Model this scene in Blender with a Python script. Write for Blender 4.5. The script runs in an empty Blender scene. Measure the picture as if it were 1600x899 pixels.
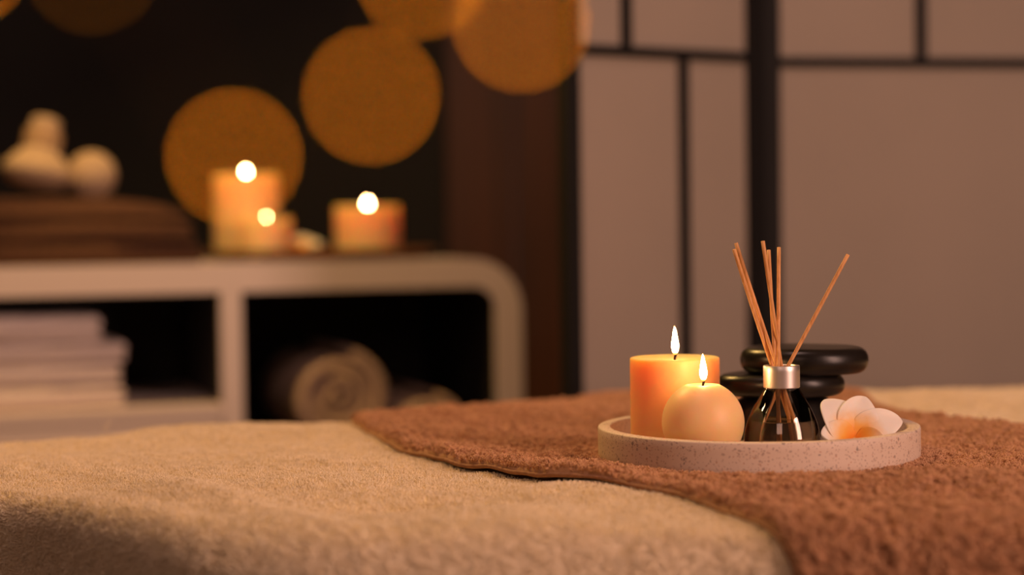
import bpy, bmesh, math, random
import numpy as np
from mathutils import Vector, Matrix, Quaternion

random.seed(7)
rng = np.random.default_rng(7)
SC = bpy.context.scene
COL = SC.collection

# ------------------------------------------------------------------ camera
F = 2900.0                     # focal length in pixels of the 1600 px frame
ZC = 0.947                     # camera height; the massage table top is at 0.75
PITCH = math.atan(94.5 / F)
ROLL = 0.013
cam_d = bpy.data.cameras.new('camera')
cam = bpy.data.objects.new('camera', cam_d)
COL.objects.link(cam)
cam_d.sensor_width = 36.0
cam_d.lens = 36.0 * F / 1600.0
cam_d.clip_start = 0.02
cam.location = (0, 0, ZC)
cam.rotation_mode = 'QUATERNION'
ROT = Matrix.Rotation(math.pi / 2 - PITCH, 3, 'X') @ Matrix.Rotation(-ROLL, 3, 'Z')
cam.rotation_quaternion = ROT.to_quaternion()
cam_d.dof.use_dof = True
cam_d.dof.focus_distance = 1.40
cam_d.dof.aperture_fstop = 2.5
cam_d.dof.aperture_blades = 0
cam_d.dof.aperture_rotation = math.radians(5)
SC.camera = cam


def at(px, py, Y):
    """point of the room seen at photo pixel (px, py), at distance Y in front of the camera"""
    d = ROT @ Vector(((px - 800) / F, -(py - 449.5) / F, -1.0))
    return Vector((0, 0, ZC)) + d * (Y / d.y)


# ------------------------------------------------------------------ light
SC.view_settings.view_transform = 'Standard'
SC.view_settings.look = 'None'
SC.view_settings.gamma = 1.0
SC.view_settings.use_curve_mapping = False
SC.view_settings.exposure = 0.0
SC.cycles.use_denoising = True
SC.cycles.sample_clamp_indirect = 3.0
SC.cycles.max_bounces = 10
SC.cycles.transparent_max_bounces = 12
SC.cycles.caustics_refractive = False
world = bpy.data.worlds.new('world')
SC.world = world
world.use_nodes = True
world.node_tree.nodes['Background'].inputs[0].default_value = (1.0, 0.75, 0.6, 1)
world.node_tree.nodes['Background'].inputs[1].default_value = 0.03


def area(name, loc, target, size, power, color, size_y=None):
    l = bpy.data.lights.new(name, 'AREA')
    l.energy = power
    l.color = color
    l.size = size
    if size_y:
        l.shape = 'RECTANGLE'
        l.size_y = size_y
    o = bpy.data.objects.new(name, l)
    COL.objects.link(o)
    o.location = loc
    o.rotation_euler = (Vector(target) - Vector(loc)).to_track_quat('-Z', 'Y').to_euler()
    return o


area('soft_room_light', (1.75, -0.05, 1.50), (0.2, 1.45, 0.75), 0.5, 36, (1.0, 0.59, 0.46), 1.3)
area('dim_front_fill', (-0.5, -1.0, 1.9), (0.0, 1.6, 0.75), 0.8, 6.5, (1.0, 0.58, 0.44))  # added weak fill, lifts the dark front-left drop of the towel
area('cabinet_fill_light', (0.05, 1.15, 2.25), (-0.30, 2.9, 0.75), 0.35, 6.8, (1.0, 0.60, 0.50))  # added fill from above that brightens the cabinet front, not a real fixture
area('warm_ceiling_lamp', (-0.65, 2.45, 2.1), (-0.25, 1.8, 0.8), 0.35, 24, (1.0, 0.58, 0.17))

# ------------------------------------------------------------------ materials


def srgb(r, g, b):
    f = lambda c: (c / 255 / 12.92) if c / 255 <= 0.04045 else ((c / 255 + 0.055) / 1.055) ** 2.4
    return (f(r), f(g), f(b), 1)


def mat(name, base, rough=0.6, **kw):
    m = bpy.data.materials.new(name)
    m.use_nodes = True
    b = m.node_tree.nodes['Principled BSDF']
    b.inputs['Base Color'].default_value = base if len(base) == 4 else (*base, 1)
    b.inputs['Roughness'].default_value = rough
    for k, v in kw.items():
        b.inputs[k.replace('_', ' ')].default_value = v
    return m


def N(m, t, **kw):
    n = m.node_tree.nodes.new(t)
    for k, v in kw.items():
        setattr(n, k, v)
    return n


def L(m, a, b):
    m.node_tree.links.new(a, b)


def bsdf(m):
    return m.node_tree.nodes['Principled BSDF']


def noisy(m, scale, c0, c1, stretch=(1, 1, 1), bump=0.0, bdist=0.002, detail=4, lo=0.35, hi=0.65):
    tc = N(m, 'ShaderNodeTexCoord')
    mp = N(m, 'ShaderNodeMapping')
    mp.inputs['Scale'].default_value = stretch
    L(m, tc.outputs['Object'], mp.inputs[0])
    nz = N(m, 'ShaderNodeTexNoise')
    nz.inputs['Scale'].default_value = scale
    nz.inputs['Detail'].default_value = detail
    L(m, mp.outputs[0], nz.inputs['Vector'])
    r = N(m, 'ShaderNodeValToRGB')
    r.color_ramp.elements[0].position = lo
    r.color_ramp.elements[1].position = hi
    r.color_ramp.elements[0].color = c0
    r.color_ramp.elements[1].color = c1
    L(m, nz.outputs[0], r.inputs[0])
    L(m, r.outputs[0], bsdf(m).inputs['Base Color'])
    if bump:
        bp = N(m, 'ShaderNodeBump')
        bp.inputs['Strength'].default_value = bump
        bp.inputs['Distance'].default_value = bdist
        L(m, nz.outputs[0], bp.inputs['Height'])
        L(m, bp.outputs[0], bsdf(m).inputs['Normal'])
    return m


CREAM = (0.80, 0.66, 0.46, 1)
BROWN = (0.46, 0.225, 0.11, 1)
M_cream = noisy(mat('cream_terry', CREAM, 0.9), 60, (0.74, 0.60, 0.41, 1), (0.84, 0.70, 0.50, 1), bump=0.3)
M_cream_pile = noisy(mat('cream_pile', CREAM, 0.8), 90, (0.80, 0.70, 0.52, 1), (0.90, 0.79, 0.61, 1))
M_brown = noisy(mat('brown_terry', BROWN, 0.9), 60, (0.40, 0.21, 0.105, 1), (0.48, 0.26, 0.14, 1), bump=0.3)
M_brown_pile = noisy(mat('brown_pile', BROWN, 0.8), 110, (0.48, 0.26, 0.135, 1), (0.64, 0.36, 0.195, 1))
M_hem = noisy(mat('brown_hem', (0.42, 0.2, 0.1), 0.85), 300, (0.28, 0.13, 0.065, 1), (0.36, 0.175, 0.09, 1), bump=0.4)

# terrazzo: pale cement with stone chips
M_terrazzo = mat('terrazzo', (0.66, 0.50, 0.40), 0.55)
tc = N(M_terrazzo, 'ShaderNodeTexCoord')
wn = N(M_terrazzo, 'ShaderNodeTexNoise')
wn.inputs['Scale'].default_value = 260
wmix = N(M_terrazzo, 'ShaderNodeMixRGB')
wmix.inputs[0].default_value = 0.004
L(M_terrazzo, tc.outputs['Object'], wn.inputs['Vector'])
L(M_terrazzo, tc.outputs['Object'], wmix.inputs[1])
L(M_terrazzo, wn.outputs['Color'], wmix.inputs[2])
prev = None
for scale, thr, chip, lo in ((300, 0.20, (0.40, 0.30, 0.25, 1), 0.66), (520, 0.24, (0.48, 0.35, 0.28, 1), 0.55), (200, 0.19, (0.24, 0.19, 0.17, 1), 0.86), (420, 0.20, (0.50, 0.27, 0.17, 1), 0.86)):
    vo = N(M_terrazzo, 'ShaderNodeTexVoronoi')
    vo.inputs['Scale'].default_value = scale
    L(M_terrazzo, wmix.outputs[0], vo.inputs['Vector'])
    lt = N(M_terrazzo, 'ShaderNodeMath', operation='LESS_THAN')
    lt.inputs[1].default_value = thr * 1.45
    L(M_terrazzo, vo.outputs['Distance'], lt.inputs[0])
    sp = N(M_terrazzo, 'ShaderNodeSeparateColor')
    L(M_terrazzo, vo.outputs['Color'], sp.inputs[0])
    gt = N(M_terrazzo, 'ShaderNodeMath', operation='GREATER_THAN')
    gt.inputs[1].default_value = lo
    L(M_terrazzo, sp.outputs[0], gt.inputs[0])
    mu = N(M_terrazzo, 'ShaderNodeMath', operation='MULTIPLY')
    L(M_terrazzo, lt.outputs[0], mu.inputs[0])
    L(M_terrazzo, gt.outputs[0], mu.inputs[1])
    mu2 = N(M_terrazzo, 'ShaderNodeMath', operation='MULTIPLY')
    mu2.inputs[1].default_value = 0.8
    L(M_terrazzo, mu.outputs[0], mu2.inputs[0])
    mx = N(M_terrazzo, 'ShaderNodeMixRGB')
    L(M_terrazzo, mu2.outputs[0], mx.inputs[0])
    if prev is None:
        mx.inputs[1].default_value = (0.72, 0.58, 0.47, 1)
    else:
        L(M_terrazzo, prev.outputs[0], mx.inputs[1])
    mx.inputs[2].default_value = chip
    prev = mx
L(M_terrazzo, prev.outputs[0], bsdf(M_terrazzo).inputs['Base Color'])


def wax(name, col, scale, w=0.9):
    m = mat(name, col, 0.45)
    b = bsdf(m)
    b.inputs['Subsurface Weight'].default_value = w
    b.inputs['Subsurface Radius'].default_value = (1.0, 0.36, 0.09)
    b.inputs['Subsurface Scale'].default_value = scale
    return m


M_wax = wax('peach_wax', (0.96, 0.50, 0.20, 1), 0.05)
M_wax_ball = wax('ivory_wax', (0.94, 0.64, 0.30, 1), 0.02)
M_wax_white = wax('white_wax', (0.95, 0.62, 0.32, 1), 0.09)
M_wick = mat('burnt_wick', (0.03, 0.015, 0.01), 0.9)


def glow(name, col, strength, sampled=True):
    m = bpy.data.materials.new(name)
    m.use_nodes = True
    nt = m.node_tree
    nt.nodes.clear()
    e = nt.nodes.new('ShaderNodeEmission')
    e.inputs[0].default_value = (*col, 1)
    e.inputs[1].default_value = strength
    o = nt.nodes.new('ShaderNodeOutputMaterial')
    nt.links.new(e.outputs[0], o.inputs[0])
    m.cycles.emission_sampling = 'FRONT' if sampled else 'NONE'
    return m


def flame_mat(name, strength):
    """orange at the foot and tip of the flame, yellow-white in its body (local z from 0 to 1)"""
    m = glow(name, (1, 0.6, 0.2), strength)
    e = [n for n in m.node_tree.nodes if n.type == 'EMISSION'][0]
    tc = N(m, 'ShaderNodeTexCoord')
    sx = N(m, 'ShaderNodeSeparateXYZ')
    L(m, tc.outputs['Generated'], sx.inputs[0])
    r = N(m, 'ShaderNodeValToRGB')
    cr = r.color_ramp
    cr.elements[0].position = 0.0
    cr.elements[0].color = (0.012, 0.004, 0.001, 1)
    cr.elements[1].position = 0.22
    cr.elements[1].color = (1.0, 0.53, 0.22, 1)
    a = cr.elements.new(0.09)
    a.color = (0.05, 0.018, 0.003, 1)
    a = cr.elements.new(0.85)
    a.color = (1.0, 0.60, 0.24, 1)
    a = cr.elements.new(1.0)
    a.color = (0.35, 0.11, 0.02, 1)
    L(m, sx.outputs[2], r.inputs[0])
    L(m, r.outputs[0], e.inputs[0])
    return m


M_flame = flame_mat('flame', 100)
M_flame_far = flame_mat('flame_far', 160)


def thin_glass(name, tint, ior, cloud=0.0):
    """clear wall: lets light straight through and mirrors it by its angle (Fresnel)"""
    m = bpy.data.materials.new(name)
    m.use_nodes = True
    nt = m.node_tree
    nt.nodes.clear()
    tr = nt.nodes.new('ShaderNodeBsdfTransparent')
    tr.inputs[0].default_value = (*tint, 1)
    gl = nt.nodes.new('ShaderNodeBsdfGlossy')
    gl.inputs['Roughness'].default_value = 0.03
    fr = nt.nodes.new('ShaderNodeFresnel')
    fr.inputs[0].default_value = ior
    mx = nt.nodes.new('ShaderNodeMixShader')
    o = nt.nodes.new('ShaderNodeOutputMaterial')
    nt.links.new(fr.outputs[0], mx.inputs[0])
    src = tr
    if cloud:
        df = nt.nodes.new('ShaderNodeBsdfDiffuse')
        df.inputs[0].default_value = (0.55, 0.40, 0.26, 1)
        src = nt.nodes.new('ShaderNodeMixShader')
        src.inputs[0].default_value = cloud
        nt.links.new(tr.outputs[0], src.inputs[1])
        nt.links.new(df.outputs[0], src.inputs[2])
    nt.links.new(src.outputs[0], mx.inputs[1])
    nt.links.new(gl.outputs[0], mx.inputs[2])
    nt.links.new(mx.outputs[0], o.inputs[0])
    return m


M_glass = thin_glass('clear_glass', (0.93, 0.91, 0.88), 1.7)
M_liquid = thin_glass('fragrance_oil', (0.86, 0.78, 0.66), 1.2, 0.22)
M_cap = mat('brushed_aluminium', (0.80, 0.74, 0.70), 0.42, Metallic=1.0)
M_dark_in = mat('cap_inside', (0.05, 0.04, 0.03), 0.6)
M_reed = noisy(mat('rattan', (0.6, 0.33, 0.15), 0.6), 40, (0.62, 0.28, 0.09, 1), (0.82, 0.42, 0.16, 1), stretch=(12, 12, 1), bump=0.2, bdist=0.0004)
M_stone = noisy(mat('basalt', (0.02, 0.017, 0.015), 0.30, Specular_IOR_Level=0.32), 35, (0.005, 0.004, 0.0036, 1), (0.014, 0.011, 0.009, 1), bump=0.06, bdist=0.001)

# ------------------------------------------------------------------ helpers


def link(name, me, m=None, parent=None, smooth=True):
    if m is not None:
        me.materials.append(m)
    if smooth and len(me.polygons):
        me.polygons.foreach_set('use_smooth', [True] * len(me.polygons))
    o = bpy.data.objects.new(name, me)
    COL.objects.link(o)
    if parent is not None:
        o.parent = parent
    return o


def from_bm(name, bm, m=None, parent=None, smooth=True):
    me = bpy.data.meshes.new(name)
    bmesh.ops.recalc_face_normals(bm, faces=bm.faces)
    bm.to_mesh(me)
    bm.free()
    return link(name, me, m, parent, smooth)


def pydata(name, vs, fs, m=None, parent=None, smooth=True):
    me = bpy.data.meshes.new(name)
    me.from_pydata([tuple(v) for v in vs], [], fs)
    me.update()
    return link(name, me, m, parent, smooth)


def thing(name, label, cat, loc=(0, 0, 0), rz=0.0, group=None):
    o = bpy.data.objects.new(name, None)
    o.empty_display_size = 0.02
    COL.objects.link(o)
    o.location = loc
    o.rotation_euler = (0, 0, rz)
    o['label'] = label
    o['category'] = cat
    if group:
        o['group'] = group
    return o


def tag(o, label, cat, group=None, kind=None):
    o['label'] = label
    o['category'] = cat
    if group:
        o['group'] = group
    if kind:
        o['kind'] = kind
    return o


def structure(o):
    o['kind'] = 'structure'
    return o


def lathe(prof, n=64, wob=None):
    """closed surface of revolution of (r, z) pairs; first and last r may be 0"""
    bm = bmesh.new()
    rings = []
    for i, (r, z) in enumerate(prof):
        if r < 1e-6:
            rings.append([bm.verts.new((0, 0, z))])
        else:
            ring = []
            for k in range(n):
                a = 2 * math.pi * k / n
                dr, dz = wob(a, r, z) if wob else (0, 0)
                ring.append(bm.verts.new(((r + dr) * math.cos(a), (r + dr) * math.sin(a), z + dz)))
            rings.append(ring)
    for a, b in zip(rings, rings[1:]):
        for k in range(n):
            k2 = (k + 1) % n
            if len(a) == 1 and len(b) == 1:
                continue
            if len(a) == 1:
                bm.faces.new((a[0], b[k2], b[k]))
            elif len(b) == 1:
                bm.faces.new((a[k], a[k2], b[0]))
            else:
                bm.faces.new((a[k], a[k2], b[k2], b[k]))
    return bm


def close_loop(prof, n=64):
    """surface of revolution of a closed (r, z) loop with r > 0 (a ring, a cup)"""
    bm = bmesh.new()
    rings = [[bm.verts.new((r * math.cos(2 * math.pi * k / n), r * math.sin(2 * math.pi * k / n), z)) for k in range(n)] for r, z in prof]
    for i in range(len(rings)):
        a, b = rings[i], rings[(i + 1) % len(rings)]
        for k in range(n):
            k2 = (k + 1) % n
            bm.faces.new((a[k], a[k2], b[k2], b[k]))
    return bm


def arc(cx, cz, r, a0, a1, n=6):
    return [(cx + r * math.cos(math.radians(a0 + (a1 - a0) * i / n)), cz + r * math.sin(math.radians(a0 + (a1 - a0) * i / n))) for i in range(n + 1)]


def box(bm, x0, x1, y0, y1, z0, z1, bev=0.0, seg=2):
    r = bmesh.ops.create_cube(bm, size=1.0)
    vs = r['verts']
    for v in vs:
        v.co = Vector(((x0 + x1) / 2 + v.co.x * (x1 - x0), (y0 + y1) / 2 + v.co.y * (y1 - y0), (z0 + z1) / 2 + v.co.z * (z1 - z0)))
    if bev:
        es = list({e for v in vs for e in v.link_edges})
        bmesh.ops.bevel(bm, geom=es, offset=bev, segments=seg, affect='EDGES', profile=0.5)


def tube(bm, pts, rad, n=8, caps=True):
    pts = [Vector(p) for p in pts]
    rads = rad if isinstance(rad, (list, tuple)) else [rad] * len(pts)
    t = (pts[1] - pts[0]).normalized()
    ref = Vector((0, 0, 1)) if abs(t.z) < 0.9 else Vector((1, 0, 0))
    u = t.cross(ref).normalized()
    rings = []
    for i, p in enumerate(pts):
        t = (pts[min(i + 1, len(pts) - 1)] - pts[max(i - 1, 0)]).normalized()
        u = (u - t * u.dot(t)).normalized()
        w = t.cross(u)
        rings.append([bm.verts.new(p + (u * math.cos(2 * math.pi * k / n) + w * math.sin(2 * math.pi * k / n)) * rads[i]) for k in range(n)])
    for a, b in zip(rings, rings[1:]):
        for k in range(n):
            bm.faces.new((a[k], a[(k + 1) % n], b[(k + 1) % n], b[k]))
    if caps:
        bm.faces.new(list(reversed(rings[0])))
        bm.faces.new(rings[-1])


# numpy gradient noise
_perm = rng.permutation(256)
_perm = np.concatenate([_perm, _perm, _perm])
_grad = rng.normal(size=(256, 3))
_grad /= np.linalg.norm(_grad, axis=1, keepdims=True)


def noise3(P, scale, seed=0.0):
    P = np.asarray(P, dtype=np.float64) * scale + seed
    I = np.floor(P).astype(np.int64)
    Fr = P - I
    I &= 255
    u = Fr * Fr * Fr * (Fr * (Fr * 6 - 15) + 10)
    out = 0.0
    for dx in (0, 1):
        for dy in (0, 1):
            for dz in (0, 1):
                h = _perm[_perm[_perm[(I[..., 0] + dx) & 255] + ((I[..., 1] + dy) & 255)] + ((I[..., 2] + dz) & 255)]
                g = _grad[h]
                d = (g * (Fr - np.array([dx, dy, dz]))).sum(-1)
                w = (u[..., 0] if dx else 1 - u[..., 0]) * (u[..., 1] if dy else 1 - u[..., 1]) * (u[..., 2] if dz else 1 - u[..., 2])
                out = out + d * w
    return out * 1.5


def jitter_mesh(me, scale, amp, seed=0.0):
    n = len(me.vertices)
    co = np.empty(n * 3)
    me.vertices.foreach_get('co', co)
    co = co.reshape(-1, 3)
    no = np.empty(n * 3)
    me.vertices.foreach_get('normal', no)
    no = no.reshape(-1, 3)
    co += no * (noise3(co, scale, seed) * amp)[:, None]
    me.vertices.foreach_set('co', co.ravel())
    me.update()


def grid_mesh(name, P, m, parent=None, close=False):
    nu, nv = P.shape[:2]
    me = bpy.data.meshes.new(name)
    idx = np.arange(nu * nv).reshape(nu, nv)
    f = np.stack([idx[:-1, :-1], idx[1:, :-1], idx[1:, 1:], idx[:-1, 1:]], -1).reshape(-1, 4)
    me.vertices.add(nu * nv)
    me.vertices.foreach_set('co', P.reshape(-1))
    me.loops.add(f.size)
    me.loops.foreach_set('vertex_index', f.ravel())
    me.polygons.add(len(f))
    me.polygons.foreach_set('loop_start', np.arange(len(f)) * 4)
    me.update(calc_edges=True)
    me.validate()
    return link(name, me, m, parent)


# ------------------------------------------------------------------ room shell
M_wall = noisy(mat('dark_plaster', (0.012, 0.010, 0.009), 0.7), 3, (0.007, 0.0055, 0.0045, 1), (0.011, 0.009, 0.007, 1))
M_wood_wall = noisy(mat('dark_wood', (0.05, 0.016, 0.006), 0.5), 6, (0.06, 0.022, 0.008, 1), (0.15, 0.045, 0.014, 1), stretch=(8, 1, 0.25), bump=0.15, lo=0.3, hi=0.7)
M_floor = noisy(mat('floor_wood', (0.10, 0.05, 0.025), 0.5), 6, (0.07, 0.035, 0.018, 1), (0.13, 0.07, 0.035, 1), stretch=(1, 8, 1))


def slab(name, x0, x1, y0, y1, z0, z1, m):
    bm = bmesh.new()
    box(bm, x0, x1, y0, y1, z0, z1)
    return structure(from_bm(name, bm, m, smooth=False))


slab('floor', -2.6, 2.6, -1.5, 4.2, -0.05, 0.0, M_floor)
slab('wall_back', -2.6, -0.135, 3.95, 4.05, 0.0, 2.6, M_wall)
slab('wall_left', -2.7, -2.6, -1.5, 4.2, 0.0, 2.6, M_wall)
slab('wall_right', 2.6, 2.7, -1.5, 4.2, 0.0, 2.6, M_wall)
slab('ceiling', -2.7, 2.7, -1.5, 4.2, 2.6, 2.65, mat('ceiling_paint', (0.25, 0.2, 0.16), 0.8))
# wood panelled stretch of the back wall: boards with a groove between them
bm = bmesh.new()
for i in range(19):
    x = -0.135 + i * 0.145
    box(bm, x, x + 0.141, 3.93, 4.05, 0.0, 2.6, 0.003, 1)
structure(from_bm('wall_back_panelling', bm, M_wood_wall, smooth=False))

# ------------------------------------------------------------------ folding screen
M_frame = mat('black_lacquer', (0.005, 0.004, 0.0035), 0.65, Specular_IOR_Level=0.25)
M_paper = noisy(mat('screen_paper', (0.5, 0.42, 0.36), 0.8), 2.5, (0.33, 0.28, 0.225, 1), (0.37, 0.31, 0.25, 1))
ps = at(1189, 400, 2.50)
screen = thing('folding_screen', 'black framed folding screen with pale paper panels standing behind the massage table', 'room divider', (ps.x, ps.y, 0))
ZB = at(1185, 92, 2.50).z       # height of the high crossbar


def screen_panel(ang, sign, width, uprights_hi, uprights_lo, zbar):
    """one leaf; runs from the hinge along direction ang; local x = along, y = thickness"""
    pr = bpy.data.objects.new('screen_frame', None)
    W, H, st = width, 1.78, 0.026
    bm = bmesh.new()
    box(bm, 0.001, st, -0.012, 0.012, 0.0, H, 0.002)
    box(bm, W - st * 0.8, W, -0.012, 0.012, 0.0, H, 0.002)
    box(bm, st, W - st * 0.8, -0.011, 0.011, 0.06, 0.10, 0.001)
    box(bm, st, W - st * 0.8, -0.011, 0.011, H - 0.04, H, 0.001)
    box(bm, st, W - st * 0.8, -0.009, 0.009, zbar - 0.0065, zbar + 0.0065)
    box(bm, st, W - st * 0.8, -0.009, 0.009, 0.45, 0.463)
    box(bm, st, W - st * 0.8, -0.009, 0.009, 1.5, 1.513)
    for u in uprights_hi:
        box(bm, u - 0.007, u + 0.007, -0.0085, 0.0085, zbar, 1.5)
    for u in uprights_lo:
        box(bm, u - 0.007, u + 0.007, -0.0085, 0.0085, 0.45, zbar)
    fr = from_bm('panel_frame', bm, M_frame, screen, smooth=False)
    fr.rotation_euler = (0, 0, ang)
    bm = bmesh.new()
    box(bm, st * 0.5, W - st * 0.5, -0.0015, 0.0015, 0.08, H - 0.02)
    pp = from_bm('paper_panel', bm, M_paper, fr, smooth=False)
    bpy.data.objects.remove(pr)
    return fr


pl = at(881, 400, 2.33)
vl = Vector((pl.x - ps.x, pl.y - ps.y))
WL = vl.length


def along(px, a, b, W):
    """distance along the leaf where photo column px crosses it"""
    for i in range(2001):
        t = i / 2000 * 1.3
        x = a.x + (b.x - a.x) * t
        y = a.y + (b.y - a.y) * t
        if abs(x / y * F + 800 - px) < 0.6:
            return t * W
    return 0


pr_ = at(1600, 400, 2.575)
vr = Vector((pr_.x - ps.x, pr_.y - ps.y))
WR = vr.length
screen_panel(math.atan2(vl.y, vl.x), -1, WL, [along(979, ps, pl, WL)], [along(1067, ps, pl, WL)], at(1185, 91, 2.5).z)
screen_panel(math.atan2(vr.y, vr.x), 1, WR + 0.22, [along(1440, ps, pr_, WR)], [], at(1200, 97, 2.5).z)
M_hinge = mat('dark_hinge', (0.02, 0.015, 0.01), 0.5)
for z in (0.3, 0.62, 1.55):
    bm = bmesh.new()
    tube(bm, [(0, -0.013, z), (0, -0.013, z + 0.07)], 0.004, 10)
    from_bm('hinge', bm, M_hinge, screen)

# ------------------------------------------------------------------ cabinet
cA, cB = at(0, 420, 2.75), at(815, 420, 3.02)
CANG = math.atan2(cB.y - cA.y, cB.x - cA.x)
LEFT_EXTRA = 0.42
CW = (Vector((cB.x, cB.y)) - Vector((cA.x, cA.y))).length + LEFT_EXTRA
cdir = Vector((math.cos(CANG), math.sin(CANG)))
corg = Vector((cB.x, cB.y)) - cdir * CW
cab = thing('storage_cabinet', 'white cabinet with rounded corners, open dark compartments and a drawer', 'cabinet', (corg.x, corg.y, 0), CANG)
M_white = mat('white_lacquer', (0.66, 0.56, 0.52), 0.45)
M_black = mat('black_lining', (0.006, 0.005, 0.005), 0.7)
CT, CBt, DEP = ZC - 0.050, ZC - 0.452, 0.42


def cab_x(px):
    for i in range(4001):
        t = i / 4000 * CW
        x, y = corg.x + cdir.x * t, corg.y + cdir.y * t
        if abs(x / y * F + 800 - px) < 0.4:
            return t
    return 0


def rrect(x0, x1, z0, z1, r, n=10):
    pts = []
    for cx, cz, a in ((x1 - r, z0 + r, -90), (x1 - r, z1 - r, 0), (x0 + r, z1 - r, 90), (x0 + r, z0 + r, 180)):
        for i in range(n + 1):
            t = math.radians(a + 90 * i / n)
            pts.append((cx + r * math.cos(t), cz + r * math.sin(t)))
    return pts


def rr_frame(bm, outer, inner, y0, y1):
    n = len(outer)
    R = [[bm.verts.new((p[0], y, p[1])) for p in pts] for pts in (outer, inner) for y in (y0, y1)]
    o0, o1, i0, i1 = R
    for k in range(n):
        j = (k + 1) % n
        bm.faces.new((o0[k], o0[j], i0[j], i0[k]))
        bm.faces.new((o1[j], o1[k], i1[k], i1[j]))
        bm.faces.new((o0[j], o0[k], o1[k], o1[j]))
        bm.faces.new((i0[k], i0[j], i1[j], i1[k]))


TH = 0.045
bm = bmesh.new()
rr_frame(bm, rrect(0, CW, CBt, CT, 0.085), rrect(TH, CW - TH, CBt + TH, CT - TH, 0.038), 0, DEP)
from_bm('body', bm, M_white, cab, smooth=False)
xd0, xd1 = cab_x(344), cab_x(378)
bm = bmesh.new()
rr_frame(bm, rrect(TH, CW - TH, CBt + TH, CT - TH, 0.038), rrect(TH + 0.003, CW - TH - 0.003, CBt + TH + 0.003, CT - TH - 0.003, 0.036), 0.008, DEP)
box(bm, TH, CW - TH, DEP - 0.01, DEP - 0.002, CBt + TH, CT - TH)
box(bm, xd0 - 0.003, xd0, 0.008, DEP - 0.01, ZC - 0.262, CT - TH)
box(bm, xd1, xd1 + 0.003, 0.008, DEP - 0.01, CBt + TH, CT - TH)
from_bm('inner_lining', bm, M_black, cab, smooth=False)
bm = bmesh.new()
box(bm, xd0, xd1, 0.0, DEP - 0.012, CBt + TH, CT - TH, 0.002)
from_bm('divider', bm, M_white, cab, smooth=False)
bm = bmesh.new()
SHELF_Z = ZC - 0.268
box(bm, TH, xd0, 0.0, DEP - 0.012, SHELF_Z - 0.02, SHELF_Z, 0.002)
from_bm('shelf', bm, M_white, cab, smooth=False)
bm = bmesh.new()
box(bm, TH + 0.002, xd0 - 0.002, 0.001, 0.02, CBt + TH + 0.002, SHELF_Z - 0.022, 0.003)
dr = from_bm('drawer', bm, M_white, cab, smooth=False)
bm = bmesh.new()
for v in bmesh.ops.create_uvsphere(bm, u_segments=20, v_segments=12, radius=0.013)['verts']:
    v.co = v.co + Vector(((TH + xd0) / 2, -0.012, (CBt + SHELF_Z) / 2))
tube(bm, [((TH + xd0) / 2, 0.002, (CBt + SHELF_Z) / 2), ((TH + xd0) / 2, -0.01, (CBt + SHELF_Z) / 2)], 0.005, 12)
from_bm('knob', bm, M_white, dr)
for lx, ly in ((0.12, 0.06), (CW - 0.12, 0.06), (0.12, DEP - 0.06), (CW - 0.12, DEP - 0.06)):
    bm = bmesh.new()
    tube(bm, [(lx, ly, CBt + 0.004), (lx, ly, 0.0)], [0.022, 0.013], 16)
    from_bm('leg', bm, M_white, cab)


def cab_local(P):
    d = Vector((P[0] - corg.x, P[1] - corg.y))
    return d.dot(cdir), d.dot(Vector((-cdir.y, cdir.x)))


def cab_world(lx, ly):
    p = corg + cdir * lx + Vector((-cdir.y, cdir.x)) * ly
    return p


# ---------- folded towels
def folded_outline(w, h, layers, n=10):
    """cross section of a folded towel: layer ends bulge on both sides"""
    pts = []
    lh = h / layers
    for i in range(layers):
        cz = lh * (i + 0.5)
        for k in range(n + 1):
            a = math.radians(-90 + 180 * k / n)
            pts.append((w / 2 - lh * 0.5 + lh * 0.52 * math.cos(a), cz + lh * 0.5 * math.sin(a) * 0.98))
    top = 14
    for k in range(1, top):
        t = k / top
        pts.append((w / 2 - lh * 0.5 - (w - lh) * t, h + 0.002 * math.sin(math.pi * t)))
    for i in reversed(range(layers)):
        cz = lh * (i + 0.5)
        for k in range(n + 1):
            a = math.radians(90 + 180 * k / n)
            pts.append((-w / 2 + lh * 0.5 + lh * 0.52 * math.cos(a), cz + lh * 0.5 * math.sin(a) * 0.98))
    for k in range(1, top):
        t = k / top
        pts.append((-w / 2 + lh * 0.5 + (w - lh) * t, 0))
    return pts


def folded_towel(name, w, d, h, layers, m, seed, sag=0.0):
    out = folded_outline(w, h, layers)
    ny = 26
    bm = bmesh.new()
    rings = []
    for j in range(ny + 1):
        t = j / ny
        y = -d / 2 + d * t
        e = min(t, 1 - t) * 2
        k = 1 - 0.10 * max(0, 1 - e * 9) ** 2
        rings.append([bm.verts.new((x * (1 - 0.01 * (1 - k) * 10), y, h / 2 + (z - h / 2) * k - sag * (x / w * 2) ** 2 * max(0, x / w) * (z / h))) for x, z in out])
    n = len(out)
    for a, b in zip(rings, rings[1:]):
        for k in range(n):
            bm.faces.new((a[k], a[(k + 1) % n], b[(k + 1) % n], b[k]))
    for ring, rev in ((rings[0], False), (rings[-1], True)):
        # close the end with strips between matching outline points
        half = n // 2
        i, j = 0, n - 1
        while i + 1 < j:
            bm.faces.new((ring[i], ring[i + 1], ring[j])) if True else None
            if i + 1 < j - 1 or i + 1 == j - 1:
                if i + 1 != j - 1:
                    bm.faces.new((ring[i + 1], ring[j - 1], ring[j]))
            i += 1
            j -= 1
    o = from_bm(name, bm, m)
    jitter_mesh(o.data, 25, 0.003, seed)
    jitter_mesh(o.data, 140, 0.0008, seed + 3)
    # keep the underside flat so that it rests
    for v in o.data.vertices:
        if v.co.z < 0.001:
            v.co.z = max(v.co.z, 0.0)
    return o


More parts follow.
